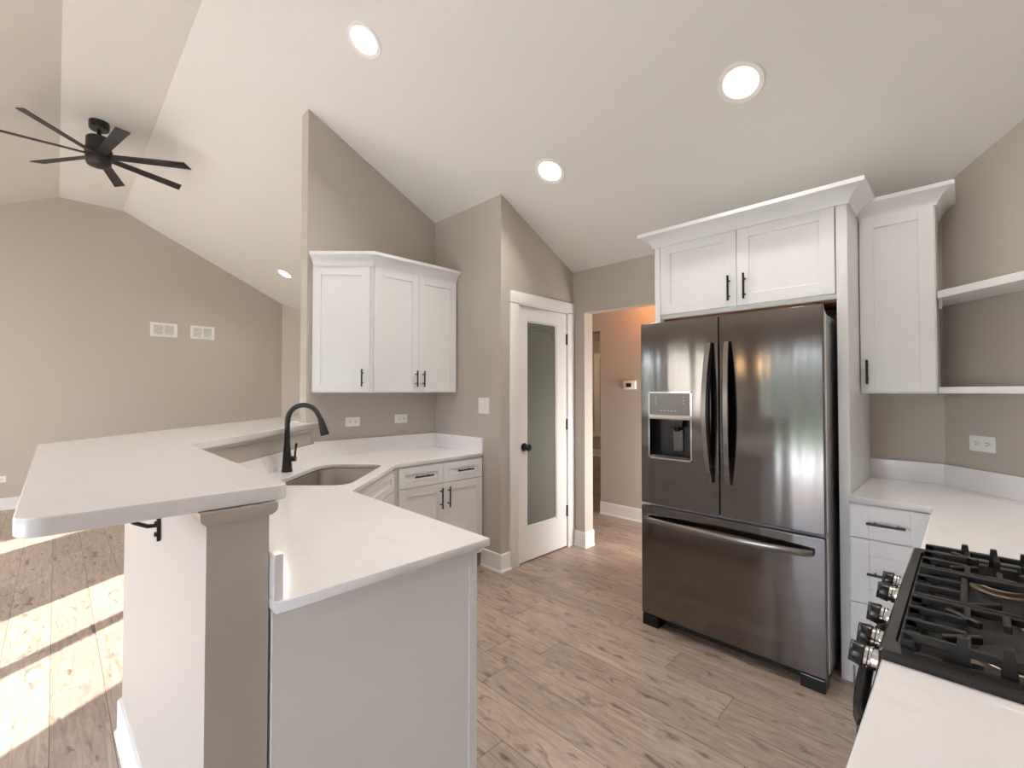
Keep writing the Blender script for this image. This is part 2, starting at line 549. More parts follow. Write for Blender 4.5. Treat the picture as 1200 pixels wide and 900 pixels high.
# pantry block
D0, D1, DZ = 2.588, 3.205, 2.062
zt = lambda u: ceil_z(u) + .05
struct('wall_pantry', MB().prism([(US, 0), (D0, 0), (D0, DZ), (D1, DZ), (D1, 0), (UR, 0), (UR, zt(UR)), (US, zt(US))], VP, VP + TH, 'y'), M['wall'])
struct('wall_switch', MB().box(US, US + .1, VP + TH, VWB, 0, ceil_z(US + .1) + .08), M['wall'])
struct('wall_back', MB().prism([(1.28, 0), (UR, 0), (UR, zt(UR)), (1.28, zt(1.28))], VWB, VWB + TH, 'y'), M['wall'])
# hall and the room beyond it
struct('wall_hall', MB().prism([(0.4, 0), (2.94, 0), (2.94, 2.052), (3.85, 2.052), (3.85, 0), (4.6, 0), (4.6, 2.5), (.4, 2.5)], UH, UH + .12, 'x'), M['wall'])
struct('wall_hall_end', MB().box(UR + TH, UH, 4.6, 4.72, 0, 2.5), M['wall'])
struct('wall_hall_near', MB().box(UR + TH, UH + TH, .28, .4, 0, 2.5), M['wall'])
struct('ceiling_hall', MB().box(UR + TH, 8.25, .28, 8.25, 2.44, 2.52), M['ceiling'])
struct('wall_far_room', MB().box(8.1, 8.22, 2.0, 8.2, 0, 2.44), M['wall'])
struct('wall_far_room_side', MB().box(UH + TH, 8.22, 8.1, 8.22, 0, 2.44), M['wall'])
struct('wall_far_room_near', MB().box(UH + TH, 8.22, 1.9, 2.0, 0, 2.44), M['wall'])
struct('wall_far_room_left', MB().box(UH, UH + .12, 4.72, 8.22, 0, 2.44), M['wall'])
fw_ = thing('window_4', None, None); fw_['kind'] = 'structure'
struct('window_frame', MB().box(8.06, 8.10, 4.35, 4.45, .52, 2.06).box(8.06, 8.10, 5.46, 5.60, .52, 2.06).box(8.06, 8.10, 4.35, 5.60, 2.06, 2.17).box(8.05, 8.10, 4.33, 5.62, .42, .52), M['trim'], parent=fw_)
struct('window_pane', MB().box(8.085, 8.095, 4.45, 5.46, .52, 2.06), M['frost'], parent=fw_)

# pony wall under the raised bar
PV = 1.175
pony = [(.236, PV), (.362, PV), (.362, 2.427), (1.315, VWB), (1.28, VWB), (1.28, 3.495), (.205, 2.42)]
struct('wall_bar', MB().prism(pony, 0, 1.108), M['wall'], 'grey half wall carrying the raised bar')
capp = [(0, 1.080), (.004, 1.080), (.008, 1.084), (.013, 1.090), (.015, 1.098), (.015, 1.109), (0, 1.109)]
struct('trim_1', MB().sweep([(.205, 2.42), (.236, PV), (.362, PV), (.362, 2.427), (1.315, VWB)], capp), M['wall'], 'grey moulding under the raised bar', smooth=True)

# baseboards
bb = [(0, 0), (.022, 0), (.022, .012), (.014, .022), (.014, .130), (.010, .137), (0, .137)]
def base(name, path):
    struct(name, MB().sweep(path, bb), M['trim'])
base('baseboard_pantry', [(US, 2.735), (US, VP), (2.497, VP)])
base('baseboard_opening', [(UR, VP - .003), (UR, VO1), (UR + TH, VO1)])
base('baseboard_hall', [(UH, 2.94), (UH, .45)])
base('baseboard_far', [(UL, VF), (2.60, VF)])
base('baseboard_bar', [(1.15, 3.365), (.205, 2.42), (.236, PV), (.362, PV)])
base('baseboard_angled', [(2.60, 7.9), (3.30, 7.20)])
base('baseboard_far_room', [(8.1, 8.0), (8.1, 2.1)])

# pantry door: casing, slab with frosted glass
cs = MB()
cw = .092
cs.box(D0 - cw - .008, D0 - .008, VP - .018, VP, 0, DZ, bev=.003)
cs.box(D1 + .008, UR - .002, VP - .018, VP, 0, DZ, bev=.003)
cs.box(D0 - cw - .008, UR - .002, VP - .019, VP, DZ + .004, DZ + cw + .004, bev=.003)
cs.box(D0 - .012, D0, VP - .016, VP + TH, 0, DZ + .006).box(D1, D1 + .012, VP - .016, VP + TH, 0, DZ + .006).box(D0 - .012, D1 + .012, VP - .016, VP + TH, DZ - .004, DZ + .006)
cs.build('trim_2', M['trim'])['kind'] = 'structure'
door = thing('door_1', 'white pantry door with tall frosted glass panel', None, (0, 0, 0), kind='structure')
gx0, gx1, gz0, gz1 = 2.690, 3.072, .275, 1.944
dx0, dx1, dz0, dz1 = D0 + .004, D1 - .004, .012, DZ - .008
mb = MB(); y0, y1 = VP + .0, VP + .036
mb.box(dx0, gx0, y0, y1, dz0, dz1).box(gx1, dx1, y0, y1, dz0, dz1).box(gx0, gx1, y0, y1, dz0, gz0).box(gx0, gx1, y0, y1, gz1, dz1)
mb.build('door_slab', M['trim'], door, smooth=False)
mb = MB()
for q in ((gx0, gx0 + .012, gz0, gz1), (gx1 - .012, gx1, gz0, gz1), (gx0, gx1, gz0, gz0 + .012), (gx0, gx1, gz1 - .012, gz1)):
    mb.box(q[0], q[1], y0 + .004, y1 - .004, q[2], q[3], bev=.003)
mb.build('glazing_bead', M['trim'], door)
gp = MB().box(gx0 + .008, gx1 - .008, y0 + .013, y0 + .019, gz0 + .008, gz1 - .008).build('glass_pane', M['frost'], door, smooth=False)
mb = MB()   # etched scroll near the top of the glass
yy = y0 + .0125
mb.tube([(gx0 + .03, yy, gz1 - .10), (gx0 + .035, yy, gz1 - .06), (gx0 + .07, yy, gz1 - .045), (gx0 + .19, yy, gz1 - .05), (gx0 + .30, yy, gz1 - .07), (gx1 - .03, yy, gz1 - .14)], .0018, 6)
mb.tube([(gx0 + .05, yy, gz1 - .08), (gx0 + .12, yy, gz1 - .068), (gx0 + .24, yy, gz1 - .075)], .0015, 6)
mb.tube([(gx0 + .045 + .014 * math.cos(R(a_)), yy, gz1 - .09 + .014 * math.sin(R(a_))) for a_ in range(0, 330, 30)], .0015, 6)
mb.build('etched_scroll', M['etch'], gp)
mb = MB()
rx = Matrix.Translation((2.655, y0, .925)) @ Matrix.Rotation(R(90), 4, 'X')
mb.lathe([(.001, 0), (.033, 0), (.033, .006), (.028, .009), (.011, .012), (.010, .03), (.018, .036), (.027, .044), (.029, .052), (.025, .062), (.012, .068), (.001, .069)], 24, rx)
mb.build('door_knob', M['black'], door)
for hz in (1.83, 1.08, .32):
    MB().tube([(D1 - .001, y0 - .006, hz - .048), (D1 - .001, y0 - .006, hz + .048)], .007, 10).box(D1 - .012, D1 + .010, y0 - .002, y0 + .004, hz - .045, hz + .045).build('hinge', M['black'], door)

# ------------------------------------------------------------------ cabinets
def shaker(x0, x1, z0, z1, y=-.020, rail=.058, rec=.009):
    """shaker door, front face at y, thickness .019, local frame"""
    mb = MB(); b_ = .0012
    yb = y + .019
    mb.box(x0, x0 + rail, y, yb, z0, z1, bev=b_, seg=1).box(x1 - rail, x1, y, yb, z0, z1, bev=b_, seg=1)
    mb.box(x0 + rail, x1 - rail, y, yb, z0, z0 + rail, bev=b_, seg=1).box(x0 + rail, x1 - rail, y, yb, z1 - rail, z1, bev=b_, seg=1)
    mb.box(x0 + rail - .006, x1 - rail + .006, y + rec, yb - .002, z0 + rail - .006, z1 - rail + .006)
    return mb


def pull(parent, x, z, L=.15, vertical=True, y=-.020):
    mb = MB(); off = .032
    h = L / 2; hp = L / 2 - .027
    if vertical:
        mb.tube([(x, y - off, z - h), (x, y - off, z + h)], .0060, 12)
        for s_ in (-1, 1): mb.tube([(x, y - off, z + s_ * hp), (x, y + .001, z + s_ * hp)], .0045, 8)
    else:
        mb.tube([(x - h, y - off, z), (x + h, y - off, z)], .0060, 12)
        for s_ in (-1, 1): mb.tube([(x + s_ * hp, y - off, z), (x + s_ * hp, y + .001, z)], .0045, 8)
    return mb.build('handle', M['black'], parent)


CROWN = [(0, 0), (.008, 0), (.010, .012), (.016, .024), (.028, .042), (.044, .058), (.060, .066), (.070, .070), (.070, .092), (0, .092)]
ZU0, ZU1 = 1.36, 2.285

# upper cabinet B: two doors on the back wall, angled cabinet A at its left end
BU0, BD = 1.636, .31
ub = thing('wall_cabinet', 'white two-door shaker wall cabinet on the grey wall left of the light switch', 'cabinet', (BU0, VWB - BD + .0, 0), 0)
wB = US - BU0 - .002
MB().box(0, wB, 0, BD - .001, ZU0, ZU1).build('carcass', M['cab'], ub, smooth=False)
mid = wB / 2 - .002
for (xa, xb, hx) in ((.006, mid - .0015, mid - .03), (mid + .0015, wB - .012, mid + .035)):
    d = shaker(xa, xb, ZU0 + .006, ZU1 - .004).build('door', M['cab'], ub)
    pull(d, hx, 1.468, .125)
MB().sweep([(0, 0), (wB, 0)], [(o_, z_ + ZU1) for o_, z_ in CROWN]).build('crown_molding', M['cab'], ub)

ua = thing('angled_wall_cabinet', 'white single-door wall cabinet angled across the free end of the grey wall', 'cabinet', (BU0 - .3125, VWB - .001, 0), -45)
wA = .4405
MB().prism([(0, 0), (wA, 0), (wA - .219, .219)], ZU0, ZU1).build('carcass', M['cab'], ua, smooth=False)
d = shaker(.004, wA - .022, ZU0 + .006, ZU1 - .004, rail=.06).build('door', M['cab'], ua)
pull(d, wA - .066, 1.468, .125)
# crown continues along the angled face
MB().sweep([(0.0, 0), (wA, 0), (wA + .02, .02)], [(o_, z_ + ZU1) for o_, z_ in CROWN]).build('crown_molding', M['cab'], ua)

# fridge cabinet with tall side panels (faces -u)
FU = 2.675
FV1, FV0 = 1.396, .402
fc = thing('fridge_cabinet', 'white cabinet surround with two short doors above the refrigerator', 'cabinet', (FU, FV1, 0), -90)
wF = FV1 - FV0
FZ0 = 1.825
MB().box(.035, wF - .045, .022, UR - FU - .001, FZ0, 2.29).build('carcass', M['cab'], fc, smooth=False)
for x0_, x1_, lab_ in ((0, .035, 'tall white panel beside the hall opening, on the far side of the refrigerator'), (wF - .045, wF, 'tall white panel between the refrigerator and the drawer cabinet')):
    p_ = MB().box(x0_, x1_, 0, UR - FU - .001, 0.0, 2.272, bev=.001, seg=1).build('refrigerator_surround', M['cab'], smooth=False, loc=(FU, FV1, 0), rotz=R(-90))
    tag(p_, lab_, 'cabinet side')
MB().box(.036, wF - .046, .05, .30, FZ0 - .012, FZ0).build('bottom_panel', M['woodbrown'], fc, smooth=False)
xm = .489
for (xa, xb, hx) in ((.038, xm - .0015, xm - .037), (xm + .0015, wF - .052, xm + .045)):
    d = shaker(xa, xb, 1.848, 2.284, y=0.002, rail=.062).build('door', M['cab'], fc)
    pull(d, hx, 1.948, .14, y=.002)
MB().sweep([(0, UR - FU - .003), (0, 0), (wF, 0), (wF, .236)], [(o_ * 1.12, z_ * .95 + 2.272) for o_, z_ in CROWN]).build('crown_molding', M['cab'], fc)

# right wall cabinet
RU = 2.99
rc = thing('wall_cabinet', 'white narrow single-door wall cabinet right of the refrigerator surround', 'cabinet', (RU, .4015, 0), -90)
wR = .298
MB().box(0, wR, 0, UR - RU - .001, ZU0, ZU1 - .01).build('carcass', M['cab'], rc, smooth=False)
d = shaker(.006, wR - .004, ZU0 + .008, ZU1 - .014, rail=.058).build('door', M['cab'], rc)
pull(d, .034, 1.47, .125)
MB().sweep([(0, 0), (wR, 0), (wR, UR - RU - .003)], [(o_, z_ * .9 + ZU1 - .016) for o_, z_ in CROWN]).build('crown_molding', M['cab'], rc)

# open corner shelves on the diagonal wall
def shelf(z0, z1, label):
    # front edge runs parallel to the diagonal wall
    fx, fv = 2.985, .1005
    L = .636
    q = [(fx, fv), (UR - .002, fv), (UR - .002, .0915), (UR - L + .0, .0915 - L), (fx - L - .009, fv - L - .009)]
    mb = MB().prism(q, z0, z1, bev=.0015)
    o = mb.build('corner_shelf', M['cab'], smooth=False)
    return tag(o, label, 'shelf', 'open corner shelves')
s1 = shelf(1.817, 1.852, 'upper white open corner shelf beside the narrow wall cabinet')
s2 = shelf(1.362, 1.392, 'lower white open corner shelf level with the wall cabinet bottom')
cl = MB().prism([(0, 0), (.06, 0), (.06, -.012), (.012, -.045), (0, -.045)], .0, .012, 'y')
c = cl.build('shelf_support', M['cab'], s1, smooth=False)
c.location = (3.03, .085, 1.817); c.rotation_euler = (0, 0, 0)

# back base cabinet (two drawers over two doors)
CZ = .857
bc = thing('base_cabinet', 'white base cabinet with two drawers over two doors beside the pantry wall', 'cabinet', (1.645, 2.745, 0), 0)
wb = US - 1.645 - .002
MB().box(0, wb, 0, .63, .10, CZ).box(0, wb, .06, .63, 0, .10).build('carcass', M['cab'], bc, smooth=False)
MB().box(-.024, 0, 0, .018, .10, CZ).build('filler_strip', M['cab'], bc, smooth=False)
mid = wb * .495
for k, (xa, xb) in enumerate(((.004, mid - .0015), (mid + .0015, wb - .006))):
    d = shaker(xa, xb, .705, CZ - .012, rail=.048, rec=.008).build('drawer', M['cab'], bc)
    pull(d, (xa + xb) / 2 + .0, .778, .15, False)
    d = shaker(xa, xb, .108, .699).build('door', M['cab'], bc)
    pull(d, mid - .03 if k == 0 else mid + .038, .598, .15)

# sink base on the diagonal (faces kitchen), local x along (1,1)
a0 = Vector((1.0, 2.165)); a1 = Vector((1.632, 2.757))
Ls = (a1 - a0).length
sb = thing('sink_base_cabinet', 'white sink base cabinet set diagonally below the sink', 'cabinet', (a0.x - .018, a0.y + .018 - .02, 0), math.degrees(math.atan2(a1.y - a0.y, a1.x - a0.x)))
MB().prism([(0, 0), (Ls, 0), (Ls, .02), (Ls - .30, .045), (.30, .045), (0, .02)], .10, CZ).box(.06, Ls - .06, .03, .06, 0, .10).build('carcass', M['cab'], sb, smooth=False)
d = shaker(.03, Ls - .03, .705, CZ - .012, rail=.05).build('false_drawer_front', M['cab'], sb)
for k, (xa, xb) in enumerate(((.03, Ls / 2 - .0015), (Ls / 2 + .0015, Ls - .03))):
    d = shaker(xa, xb, .108, .699).build('door', M['cab'], sb)
    pull(d, Ls / 2 + (-.04 if k == 0 else .04), .598, .15)

# peninsula drawer cabinet (faces +u), end panel towards the camera
pc = thing('base_cabinet', 'white peninsula drawer cabinet with plain end panel facing the viewer', 'cabinet', (.982, 1.160, 0), 90)
MB().box(0.014, .98, .0, .615, .10, CZ).box(.014, .98, .06, .615, 0, .10).build('carcass', M['cab'], pc, smooth=False)
MB().box(0, .018, .0, .615, 0, CZ).build('end_panel', M['cab'], pc, smooth=False)
MB().box(-.004, .018, -.002, .022, 0, CZ, bev=.002).build('corner_stile', M['cab'], pc, smooth=False)
for xa, xb in ((.006, .49), (.494, .974)):
    for za, zb in ((.108, .372), (.377, .672), (.677, CZ - .012)):
        d = shaker(xa, xb, za, zb, rail=.048).build('drawer', M['cab'], pc)
        pull(d, (xa + xb) / 2, (za + zb) / 2, .15, False)

# right drawer cabinet
dc = thing('base_cabinet', 'white three-drawer base cabinet between refrigerator surround and range', 'cabinet', (2.640, .4015, 0), -90)
wd = .29
MB().box(0, wd, 0, .655, .10, CZ).box(0, wd, .07, .655, 0, .10).build('carcass', M['cab'], dc, smooth=False)
for za, zb in ((.118, .400), (.405, .696), (.701, CZ - .006)):
    d = shaker(.003, wd - .003, za, zb, rail=.07).build('drawer', M['cab'], dc)
    pull(d, .135, (za + zb) / 2 + .0, .135, False)

# cabinets that carry the counters left and right of the range (face +v)
RG0, RG1 = 1.075, 1.835
def low_cab(u0, u1, label):
    t = thing('base_cabinet', label, 'cabinet', (u1, .085, 0), 180)
    L = u1 - u0
    MB().box(0, L, 0, .62, .10, CZ).box(0, L, .06, .62, 0, .10).build('carcass', M['cab'], t, smooth=False)
    d = shaker(.004, L - .004, .705, CZ - .012, rail=.048).build('drawer', M['cab'], t)
    pull(d, L / 2, .778, .13, False)
    d = shaker(.004, L - .004, .108, .699).build('door', M['cab'], t)
    pull(d, L - .04, .598, .15)
low_cab(.45, RG0 - .008, 'white base cabinet under the counter end nearest the viewer')
low_cab(RG1 + .008, 2.56, 'white base cabinet under the counter between range and corner')

# ------------------------------------------------------------------ counters
CT0, CT1 = CZ + .001, .885
SQ = math.sqrt(.5)
def st(s_, t_): return (s_ * SQ - t_ * SQ, s_ * SQ + t_ * SQ)   # diagonal frame -> world
sink_loop = [st(*p) for p in rrect(2.372, 3.055, .853, 1.270, .085)]
lower = [(.364, 1.13), (1.026, 1.13), (1.032, 2.140), (1.626, 2.719), (US - .001, 2.719), (US - .001, VWB - .001), (1.322, VWB - .001), (.364, 2.422)]
lc = thing('countertop', 'white quartz lower countertop wrapping the sink corner and peninsula', 'countertop', (0, 0, 0))
MB().slab(lower, [sink_loop], CT0, CT1, .003).build('slab', M['quartz'], lc, smooth=False)
SPL = .107
MB().prism([(.3635, 1.142), (.384, 1.142), (.384, 2.41), (.3635, 2.42)], CT1, CT1 + SPL, bev=.0015).build('backsplash', M['quartz'], lc, smooth=False)
MB().prism([(.3645, 2.4225), (.384, 2.41), (1.335, VWB - .021), (1.318, VWB - .003)], CT1, CT1 + SPL, bev=.0012).build('backsplash', M['quartz'], lc, smooth=False)
MB().box(1.33, US - .001, VWB - .021, VWB - .001, CT1, CT1 + SPL + .012, bev=.0015).build('backsplash', M['quartz'], lc, smooth=False)
MB().box(US - .021, US - .001, 2.719, VWB - .021, CT1, CT1 + SPL + .012, bev=.0015).build('backsplash', M['quartz'], lc, smooth=False)

BZ0, BZ1 = 1.110, 1.146
bar = [(-.052, 1.178), (.408, 1.178), (.408, 2.375), (1.40, 3.375), (1.275, 3.375), (1.275, 3.505), (1.72, 3.505), (1.72, 4.57), (-.050, 2.80)]
bar = round_poly(bar, [.045, .028, 0, 0, 0, 0, 0, 0, .02])
bt = MB().slab(bar, [], BZ0, BZ1, .0035).build('bar_counter', M['quartz'], smooth=False)
tag(bt, 'raised white quartz bar top bending along the half wall', 'bar top')

br_ = MB()   # flat steel support under the bar
yv = 1.68
bu_ = .218
br_.bar((bu_, yv, .935), (bu_, yv, 1.109), .014, .008, up=(1, 0, 0))
br_.bar((bu_ + .004, yv, 1.106), (.02, yv, 1.106), .014, .007)
br_.tube([(bu_, yv, .980), (bu_ - .025, yv, .982), (bu_ - .055, yv, .998), (.12, yv, 1.040), (.05, yv, 1.104)], .006, 8)
br_.tube([(bu_, yv, .955), (bu_ - .010, yv, .955)], .007, 8).tube([(bu_, yv, .985), (bu_ - .010, yv, .985)], .008, 8)
tag(br_.build('bar_bracket', M['black']), 'small black steel bracket under the raised bar overhang', 'bracket')

rcx = thing('countertop', 'white quartz corner countertop between refrigerator surround and range', 'countertop')
q = [(2.612, .400), (UR - .001, .400), (UR - .001, .0915), (2.662, -.5465), (RG1 + .004, -.5465), (RG1 + .004, .112), (2.572, .112), (2.612, .125)]
MB().slab(q, [], CT0, CT1, .003).build('slab', M['quartz'], rcx, smooth=False)
MB().box(UR - .021, UR - .001, .092, .4005, CT1, CT1 + SPL, bev=.0015).build('backsplash', M['quartz'], rcx, smooth=False)
MB().prism([(UR - .002, .092), (UR - .021, .097), (2.65, -.525), (2.664, -.5445)], CT1, CT1 + SPL, bev=.0012).build('backsplash', M['quartz'], rcx, smooth=False)
MB().box(RG1 + .004, 2.65, -.546, -.527, CT1, CT1 + SPL, bev=.0015).build('backsplash', M['quartz'], rcx, smooth=False)
rcn = thing('countertop', 'white quartz countertop on the near side of the black range', 'countertop')
MB().slab([(.43, -.5465), (RG0 - .003, -.5465), (RG0 - .003, .119), (.43, .119)], [], CT0, CT1, .003).build('slab', M['quartz'], rcn, smooth=False)
MB().box(.43, RG0 - .003, -.546, -.527, CT1, CT1 + SPL, bev=.0015).build('backsplash', M['quartz'], rcn, smooth=False)

# ------------------------------------------------------------------ sink and faucet
sk = thing('sink', 'stainless steel undermount sink sunk in the diagonal countertop corner', 'sink', (*st(2.713, 1.06), CT0), 45)
mb = MB()
t_ = bmesh.new()
def ring(hx, hy, r, z): return [t_.verts.new((x_, y_, z)) for x_, y_ in rrect(-hx, hx, -hy, hy, r)]
rings = [ring(.362, .228, .10, -.003), ring(.344, .211, .088, -.003), ring(.342, .209, .086, -.010), ring(.335, .202, .080, -.19), ring(.325, .192, .075, -.213), ring(.300, .170, .07, -.222), ring(.06, .06, .059, -.226)]
for a_, b_ in zip(rings, rings[1:]):
    k = len(a_)
    for i in range(k): t_.faces.new((a_[i], a_[(i + 1) % k], b_[(i + 1) % k], b_[i]))
t_.faces.new(rings[-1])
bmesh.ops.recalc_face_normals(t_, faces=t_.faces)
mb._merge(t_)
bowl = mb.build('bowl', M['sink'], sk)
MB().lathe([(.001, -.224), (.045, -.224), (.043, -.2265), (.03, -.2275), (.001, -.2275)][::-1], 24).build('drain', M['chrome'], sk)

fs, ft = 2.772, 1.362
fx, fy = st(fs, ft)
fa = thing('faucet', 'matte black gooseneck pull-down faucet behind the sink', 'faucet', (fx, fy, CT1), 0)
# spout leans towards the bowl: (+1,-1) direction, slightly forward along the diagonal
out = Vector((1, -1, 0)).normalized()
MB().lathe([(.001, 0), (.031, 0), (.031, .006), (.029, .012), (.0235, .09), (.0175, .17), (.0155, .225), (.001, .225)], 24).build('body', M['black'], fa)
pts = [Vector((0, 0, .21)), Vector((0, 0, .29))]
rr = .098
for i in range(1, 13):
    a_ = R(180 - 13.2 * i)
    pts.append(Vector((0, 0, .305)) + out * (rr + rr * math.cos(a_)) + Vector((0, 0, rr * math.sin(a_))))
last = pts[-1]; dirn = (pts[-1] - pts[-2]).normalized()
pts.append(last + dirn * .03)
MB().tube(pts, [.0155] * 4 + [.0145] * (len(pts) - 4), 14).build('spout', M['black'], fa)
e0 = pts[-1]; dd = (dirn + Vector((0, 0, -.8))).normalized()
MB().tube([e0 - dd * .006, e0, e0 + dd * .05, e0 + dd * .085, e0 + dd * .098], [.0155, .0165, .0215, .0245, .0225], 16).build('spray_head', M['black'], fa)
side = Vector((.72, -.69, 0)).normalized()
MB().tube([side * .015 + Vector((0, 0, .078)), side * .052 + Vector((0, 0, .078))], [.0165, .0165], 14).tube([side * .047 + Vector((0, 0, .085)), side * .050 + Vector((0, 0, .13)), side * .056 + Vector((0, 0, .172))], [.0065, .006, .0075], 10).build('lever_handle', M['black'], fa)

# ------------------------------------------------------------------ refrigerator
fr = thing('refrigerator', 'dark stainless french door refrigerator in the white cabinet surround', 'refrigerator', (2.475, 1.387, 0), -90)
FW = .920
MB().box(.036, FW - .012, .085, .78, .03, 1.742, bev=.004).build('body', M['fridgeside'], fr, smooth=False)
MB().box(.018, FW - .018, .072, .088, .07, 1.735).build('gasket', M['gasket'], fr, smooth=False)
def xz(mb_):   # slab built in (x,y)->(x,z): rotate so slab thickness runs along +y
    return Matrix(((1, 0, 0, 0), (0, 0, 1, 0), (0, 1, 0, 0), (0, 0, 0, 1)))
XZ = xz(None)
GX = .4555
LD0, LD1, RD0, RD1 = .002, GX - .0025, GX + .0025, FW
Z0d, Z1d = .716, 1.772
disp = (.055, .306, .985, 1.365)
ld = MB().slab(rrect(LD0, LD1, Z0d, Z1d, .006, 3), [rrect(disp[0], disp[1], disp[2], disp[3], .006, 3)], 0, .034, .004, XZ).build('door', M['steel'], fr, smooth=False)
rd = MB().slab(rrect(RD0, RD1, Z0d, Z1d, .006, 3), [], 0, .034, .004, XZ).build('door', M['steel'], fr, smooth=False)
MB().slab(rrect(.002, FW, .066, .700, .006, 3), [], 0, .034, .004, XZ).build('freezer_drawer', M['steel'], fr, smooth=False)
fd = fr.children[-1]
for par_, a_, b_, c_, e_ in ((rd, RD0 + .003, FW - .001, Z0d + .004, Z1d - .030), (fd, .004, FW - .001, .072, .690)):
    MB().box(a_, b_, .035, .070, c_, e_, bev=.002, seg=1).build('door_liner', M['gasket'], par_, smooth=False)
mb = MB().box(LD0 + .003, disp[0] - .004, .035, .070, Z0d + .004, Z1d - .03).box(disp[1] + .004, LD1, .035, .070, Z0d + .004, Z1d - .03).box(LD0 + .003, LD1, .035, .070, Z0d + .004, disp[2] - .004).box(LD0 + .003, LD1, .035, .070, disp[3] + .004, Z1d - .03)
mb.build('door_liner', M['gasket'], ld, smooth=False)
# door handles: bowed flat bars
def vhandle(parent, x, lean):
    z0, z1 = .885, 1.63; pts = []
    for i in range(15):
        q_ = i / 14; pts.append((x + lean * .010 * math.sin(math.pi * q_), -.018 - .050 * math.sin(math.pi * q_) ** .8, z0 + (z1 - z0) * q_))
    mb = MB()
    for p_, q_ in zip(pts, pts[1:]):
        mb.bar((p_[0], p_[1], p_[2] - .002), (q_[0], q_[1], q_[2] + .002), .009, .026, .002, up=(1, 0, 0))
    h_ = mb.build('handle', M['steel_plain'], parent, smooth=False)
    mb = MB()
    poly = [(y_ + .0035, z_) for _, y_, z_ in pts] + [(min(y_ + .036, .001), z_) for _, y_, z_ in pts[::-1]]
    mb.prism([(a_, b_) for a_, b_ in poly], x - .0105, x + .0105, 'x')
    mb.build('handle_backing', M['blackplastic'], h_, smooth=False)
vhandle(ld, GX - .045, -1); vhandle(rd, GX + .045, 1)
pts = []
for i in range(17):
    q_ = i / 16; pts.append((.032 + (.872 - .032) * q_, -.016 - .052 * math.sin(math.pi * q_) ** .7, .628))
MB().tube(pts, 0, 12, flat=(.011, .017)).tube([(.045, .002, .628), (.045, -.02, .628)], .011, 8).tube([(.859, .002, .628), (.859, -.02, .628)], .011, 8).build('handle', M['steel_plain'], fd)
# water and ice dispenser
dx0_, dx1_, dz0_, dz1_ = disp
mb = MB()
for q_ in ((dx0_ - .004, dx0_ + .004, dz0_ - .004, dz1_ + .004), (dx1_ - .004, dx1_ + .004, dz0_ - .004, dz1_ + .004)): mb.box(q_[0], q_[1], -.003, .02, q_[2], q_[3])
mb.box(dx0_ - .004, dx1_ + .004, -.003, .02, dz0_ - .004, dz0_ + .004).box(dx0_ - .004, dx1_ + .004, -.003, .02, dz1_ - .004, dz1_ + .004)
mb.build('dispenser_frame', M['chrome'], ld, smooth=False)
mb = MB()
mb.prism([(-.002, 1.225), (-.002, dz1_ - .002), (.03, dz1_ - .002), (.03, 1.225)], dx0_ + .003, dx1_ - .003, 'x')
mb.build('control_panel', M['panelsteel'], ld, smooth=False)
mb = MB().prism([(.06, 1.212), (-.010, 1.212), (-.012, 1.220), (-.004, 1.236), (.03, 1.236)], dx0_ + .002, dx1_ - .002, 'x')
mb.build('dispenser_lip', M['chrome'], ld, smooth=False)
for i_ in range(5): MB().box(.125 + i_ * .021, .137 + i_ * .021, -.0032, .001, 1.258, 1.262).build('control_label', M['icon'], ld, smooth=False)
for zz in (1.30, 1.318, 1.336):
    for xx in (.095, .262): MB().box(xx, xx + .005, -.0030, .001, zz, zz + .004).build('indicator_light', M['icon'], ld, smooth=False)
mb = MB()
mb.box(dx0_, dx0_ + .004, 0.0, .070, dz0_, 1.222).box(dx1_ - .004, dx1_, 0.0, .070, dz0_, 1.222).box(dx0_, dx1_, .066, .071, dz0_, 1.24)
mb.box(dx0_, dx1_, .002, .07, dz0_, dz0_ + .012)
mb.build('dispenser_recess', M['blackplastic'], ld, smooth=False)
MB().box(.165, .245, .025, .062, 1.165, 1.222, bev=.006).tube([(.205, .045, 1.17), (.205, .050, 1.145)], .018, 12).build('water_nozzle', M['blackplastic'], ld)
MB().prism([(.066, 1.14), (.050, 1.15), (.058, 1.03), (.066, 1.02)], .178, .232, 'x').build('dispenser_paddle', M['panelsteel'], ld, smooth=False)
mb = MB().box(dx0_ + .006, dx1_ - .006, -.012, .055, dz0_ + .010, dz0_ + .016)
for i_ in range(6): mb.box(dx0_ + .02 + i_ * .036, dx0_ + .036 + i_ * .036, -.008, .05, dz0_ + .0155, dz0_ + .019)
mb.build('drip_tray', M['panelsteel'], ld, smooth=False)
# base grille, feet, hinge covers
MB().box(.02, FW - .02, .05, .10, .018, .066).build('base_grille', M['blackplastic'], fr, smooth=False)
for xa in (.006, FW - .106):
    MB().prism([(xa, -.002), (xa + .10, -.002), (xa + .10, .09), (xa + .03, .19), (xa, .19)], .0, .062, bev=.004).build('foot', M['blackplastic'], fr, smooth=False)
for xa in (.02, FW - .09):
    MB().box(xa, xa + .07, .02, .16, 1.742, 1.772, bev=.006).build('hinge_cover', M['fridgeside'], fr, smooth=False)

# ------------------------------------------------------------------ gas range (faces +v)
RW = RG1 - RG0
RGt = .902
rg = thing('gas_range', 'black slide-in gas range with cast iron grates set into the counter', 'range', (RG1, .118, 0), 180)
MB().box(.002, RW - .002, .03, .64, .03, .870).build('body', M['blackplastic'], rg, smooth=False)
